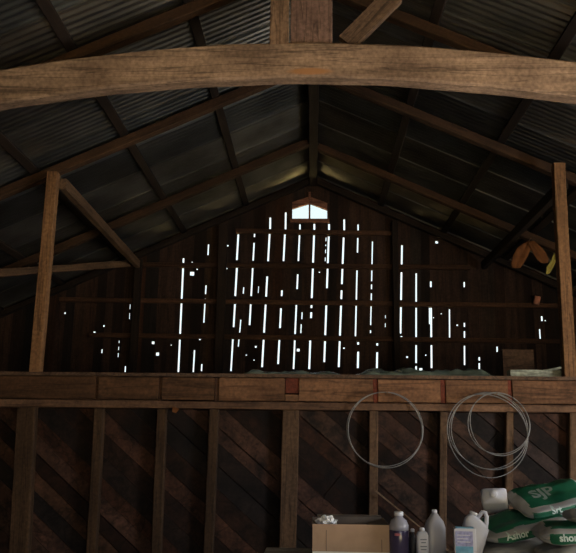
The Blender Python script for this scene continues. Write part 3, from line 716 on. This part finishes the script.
bm = bmesh.new(); add_box(bm, -w+.01, w-.01, .004, .056, h, h+.004); link('lid', bm, 'blue', b_)
# feed bags
def feed_bag(label, loc, rot, L, Wd, Hh, sd, top=True, front=True, ftext=None, ttext=None, col='green', wx=0, wy=0, gx=-.84):
    t = thing('feed_bag', label, 'bag', loc, rot, 'feed bags on the bench')
    bm = bmesh.new(); bmesh.ops.create_cube(bm, size=2)
    bmesh.ops.subdivide_edges(bm, edges=bm.edges[:], cuts=31, use_grid_fill=True)
    for v in bm.verts:
        c = v.co.copy(); p = 5.0
        n = (abs(c.x)**p+abs(c.y)**p+abs(c.z)**p)**(1/p); c /= n
        e = 1-.5*abs(c.x)**6
        q = noise.fractal(Vector((c.x*1.8+sd, c.y*1.8, c.z*1.8)), 1, 2, 4)
        bul = 1-.25*abs(c.y)**3
        v.co = Vector((c.x*L/2*(1+.02*q), c.y*Wd/2*(1+.04*q), c.z*Hh/2*e*bul*(1+.22*q)+Hh*.08*noise.noise(Vector((c.x*2+sd, c.y*2, 0)))))
    for f in bm.faces:
        c = f.calc_center_median(); x, y, z = c.x/(L/2), c.y/(Wd/2), c.z/(Hh/2)
        mi = 0
        if front and gx < x < .86 and y < -.55 and -.75 < z < .45 and f.normal.y < -.22: mi = 1
        if top and -.78 < x < .82 and -.7 < y < .85 and f.normal.z > .3 and z > .2: mi = 1
        f.material_index = mi
    for v in bm.verts: v.co.z = (v.co.z+Hh/2)*(1+wx*v.co.x/(L/2)+wy*v.co.y/(Wd/2))
    bvh = BVHTree.FromBMesh(bm)
    body = link('sack', bm, ['bag', col], t, True)
    if ftext:
        for (s, size, x, z, mm) in ftext:
            def fn(u, v, x=x, z=z):
                hit = bvh.ray_cast(Vector((x+u, -2, Hh/2+z+v)), Vector((0, 1, 0)))[0]
                return Vector((x+u, (hit.y if hit else -Wd/2)-.0025, Hh/2+z+v))
            text_mesh(s, size, mm, body, fn, bold=.0015)
    if ttext:
        for (s, size, x, y, mm) in ttext:
            def fn(u, v, x=x, y=y):
                hit = bvh.ray_cast(Vector((x+u, y+v, 2)), Vector((0, 0, -1)))[0]
                return Vector((x+u, y+v, (hit.z if hit else Hh)+.0025))
            text_mesh(s, size, mm, body, fn, bold=.003)
    return t
rd = math.radians
BAGS = [
 ('plain grey-white feed bag at the bottom left of the pile, beside the blue carton', (1.19, 4.45, BZ), (0, 0, rd(3)), .52, .4, .1, 1.0, dict(top=False, front=False, wx=.3)),
 ('lowest feed bag at the right edge, pale above and dark-printed in front', (1.475, 4.03, BZ), (0, 0, rd(-3)), .6, .36, .13, 2.0, dict(col='teal_dark', top=False)),
 ('green feed bag with a pale left end, under the topmost bag', (1.2, 4.43, BZ+.13), (rd(4), rd(-12), rd(8)), .5, .36, .1, 3.0, dict(wx=.1, wy=.25, ftext=[('Ashor', .05, -.1, -.004, 'print_white'), ('SR', .055, .07, -.004, 'print_grey')])),
 ('green feed bag with a white word, second from the bottom at the right edge', (1.425, 4.03, BZ+.137), (rd(0), rd(-3), rd(-3)), .52, .34, .1, 4.0, dict(wy=.1, gx=-.98, ftext=[('shore', .048, -.13, -.004, 'print_white')])),
 ('topmost green feed bag with large grey letters on its upper side', (1.4, 4.5, BZ+.275), (rd(12), rd(-12), rd(9)), .46, .33, .09, 5.0, dict(wy=.3, ftext=[('Srt', .05, -.06, -.004, 'print_white'), ('who', .05, .1, -.004, 'print_grey')], ttext=[('SJP', .12, -.05, .0, 'print_grey')])),
]
for (l, loc, rot, L, Wd, Hh, sd, kw) in BAGS: feed_bag(l, loc, rot, L, Wd, Hh, sd, **kw)
feed_bag('small pale bag end poking out under the topmost bag at the right edge', (1.49, 4.02, BZ+.245), (rd(2), rd(-4), 0), .34, .24, .06, 6.0, top=False, front=False)
bm = bmesh.new(); bmesh.ops.create_icosphere(bm, subdivisions=4, radius=1)
for v in bm.verts:
    q = noise.fractal(v.co*1.6, 1, 2, 3); v.co = Vector((v.co.x*.1, v.co.y*.09, math.copysign(abs(v.co.z)**.6, v.co.z)*.2))*(1+.16*q); v.co.z = max(v.co.z, -.2)
o = link('grey_sack', bm, 'grey_sack', None, True); o.location = (1.71, 4.6, BZ+.22); tag(o, 'upright grey sack at the right edge behind the topmost feed bag', 'sack')
# white jugs on the bags
jug('jug', 'white jug with a handle tilted to the right behind the blue carton', (P(472, 535, 4.16).x-.03, 4.16, BZ+.035), (rd(0), rd(18), rd(-10)), .135, .09, .235, 'plastic', .27, hside=1, co=-.03, tall=True)
jug('jug', 'white jug lying on its side above the other jugs, cap towards the viewer', (P(500.5, 504, 4.55).x, 4.66, P(498, 504, 4.55).z-.018), (rd(62), rd(-4), rd(-16)), .15, .1, .17, 'plastic', .22, handle=False, sq=7)
# pale strip added as the lit edge of a diagonal board
a, b = P(376, 491, 6.44), P(421, 528, 6.44)
bm = bmesh.new(); d = (b-a)
timber('lit_edge', a, a+d*((a.z-.008)/(a.z-b.z)), .012, .014, 'lit_edge', 'thin pale strip drawn as the lit edge of a slanting wall board behind the bottles', 'lit_edge')
# ------------------------------------------------------------------ light
w = bpy.data.worlds.new('world'); S.world = w; w.use_nodes = True
bg = w.node_tree.nodes['Background']; bg.inputs[0].default_value = (.84, .97, 1.0, 1); bg.inputs[1].default_value = 1.32
def area(name, loc, rot, sx, sy, e, col):
    l = bpy.data.lights.new(name, 'AREA'); l.shape = 'RECTANGLE'; l.size = sx; l.size_y = sy; l.energy = e; l.color = col
    o = bpy.data.objects.new(name, l); COL.objects.link(o); o.location = loc; o.rotation_euler = rot; return o
area('daylight_right_doorway', (XW-.02, (DR[0]+DR[1])/2, DR[2]/2+.05), (0, rd(90), 0), DR[2]-.2, DR[1]-DR[0]-.2, 230, (.95, .97, 1))
area('daylight_front_doorway', ((DF[0]+DF[1])/2, YF+.02, DF[2]/2), (rd(90), 0, 0), DF[1]-DF[0]-.2, DF[2]-.2, 45, (.95, .97, 1))
sl = bpy.data.lights.new('sun', 'SUN'); sl.energy = 31.0; sl.angle = rd(.5); sl.color = (1, .95, .85)
so = bpy.data.objects.new('sun', sl); COL.objects.link(so); so.rotation_euler = Vector((-.62, .22, -.75)).to_track_quat('-Z', 'Y').to_euler()
S.view_settings.view_transform = 'Standard'; S.view_settings.look = 'None'; S.view_settings.gamma = 1; S.view_settings.exposure = 0
S.view_settings.use_curve_mapping = False
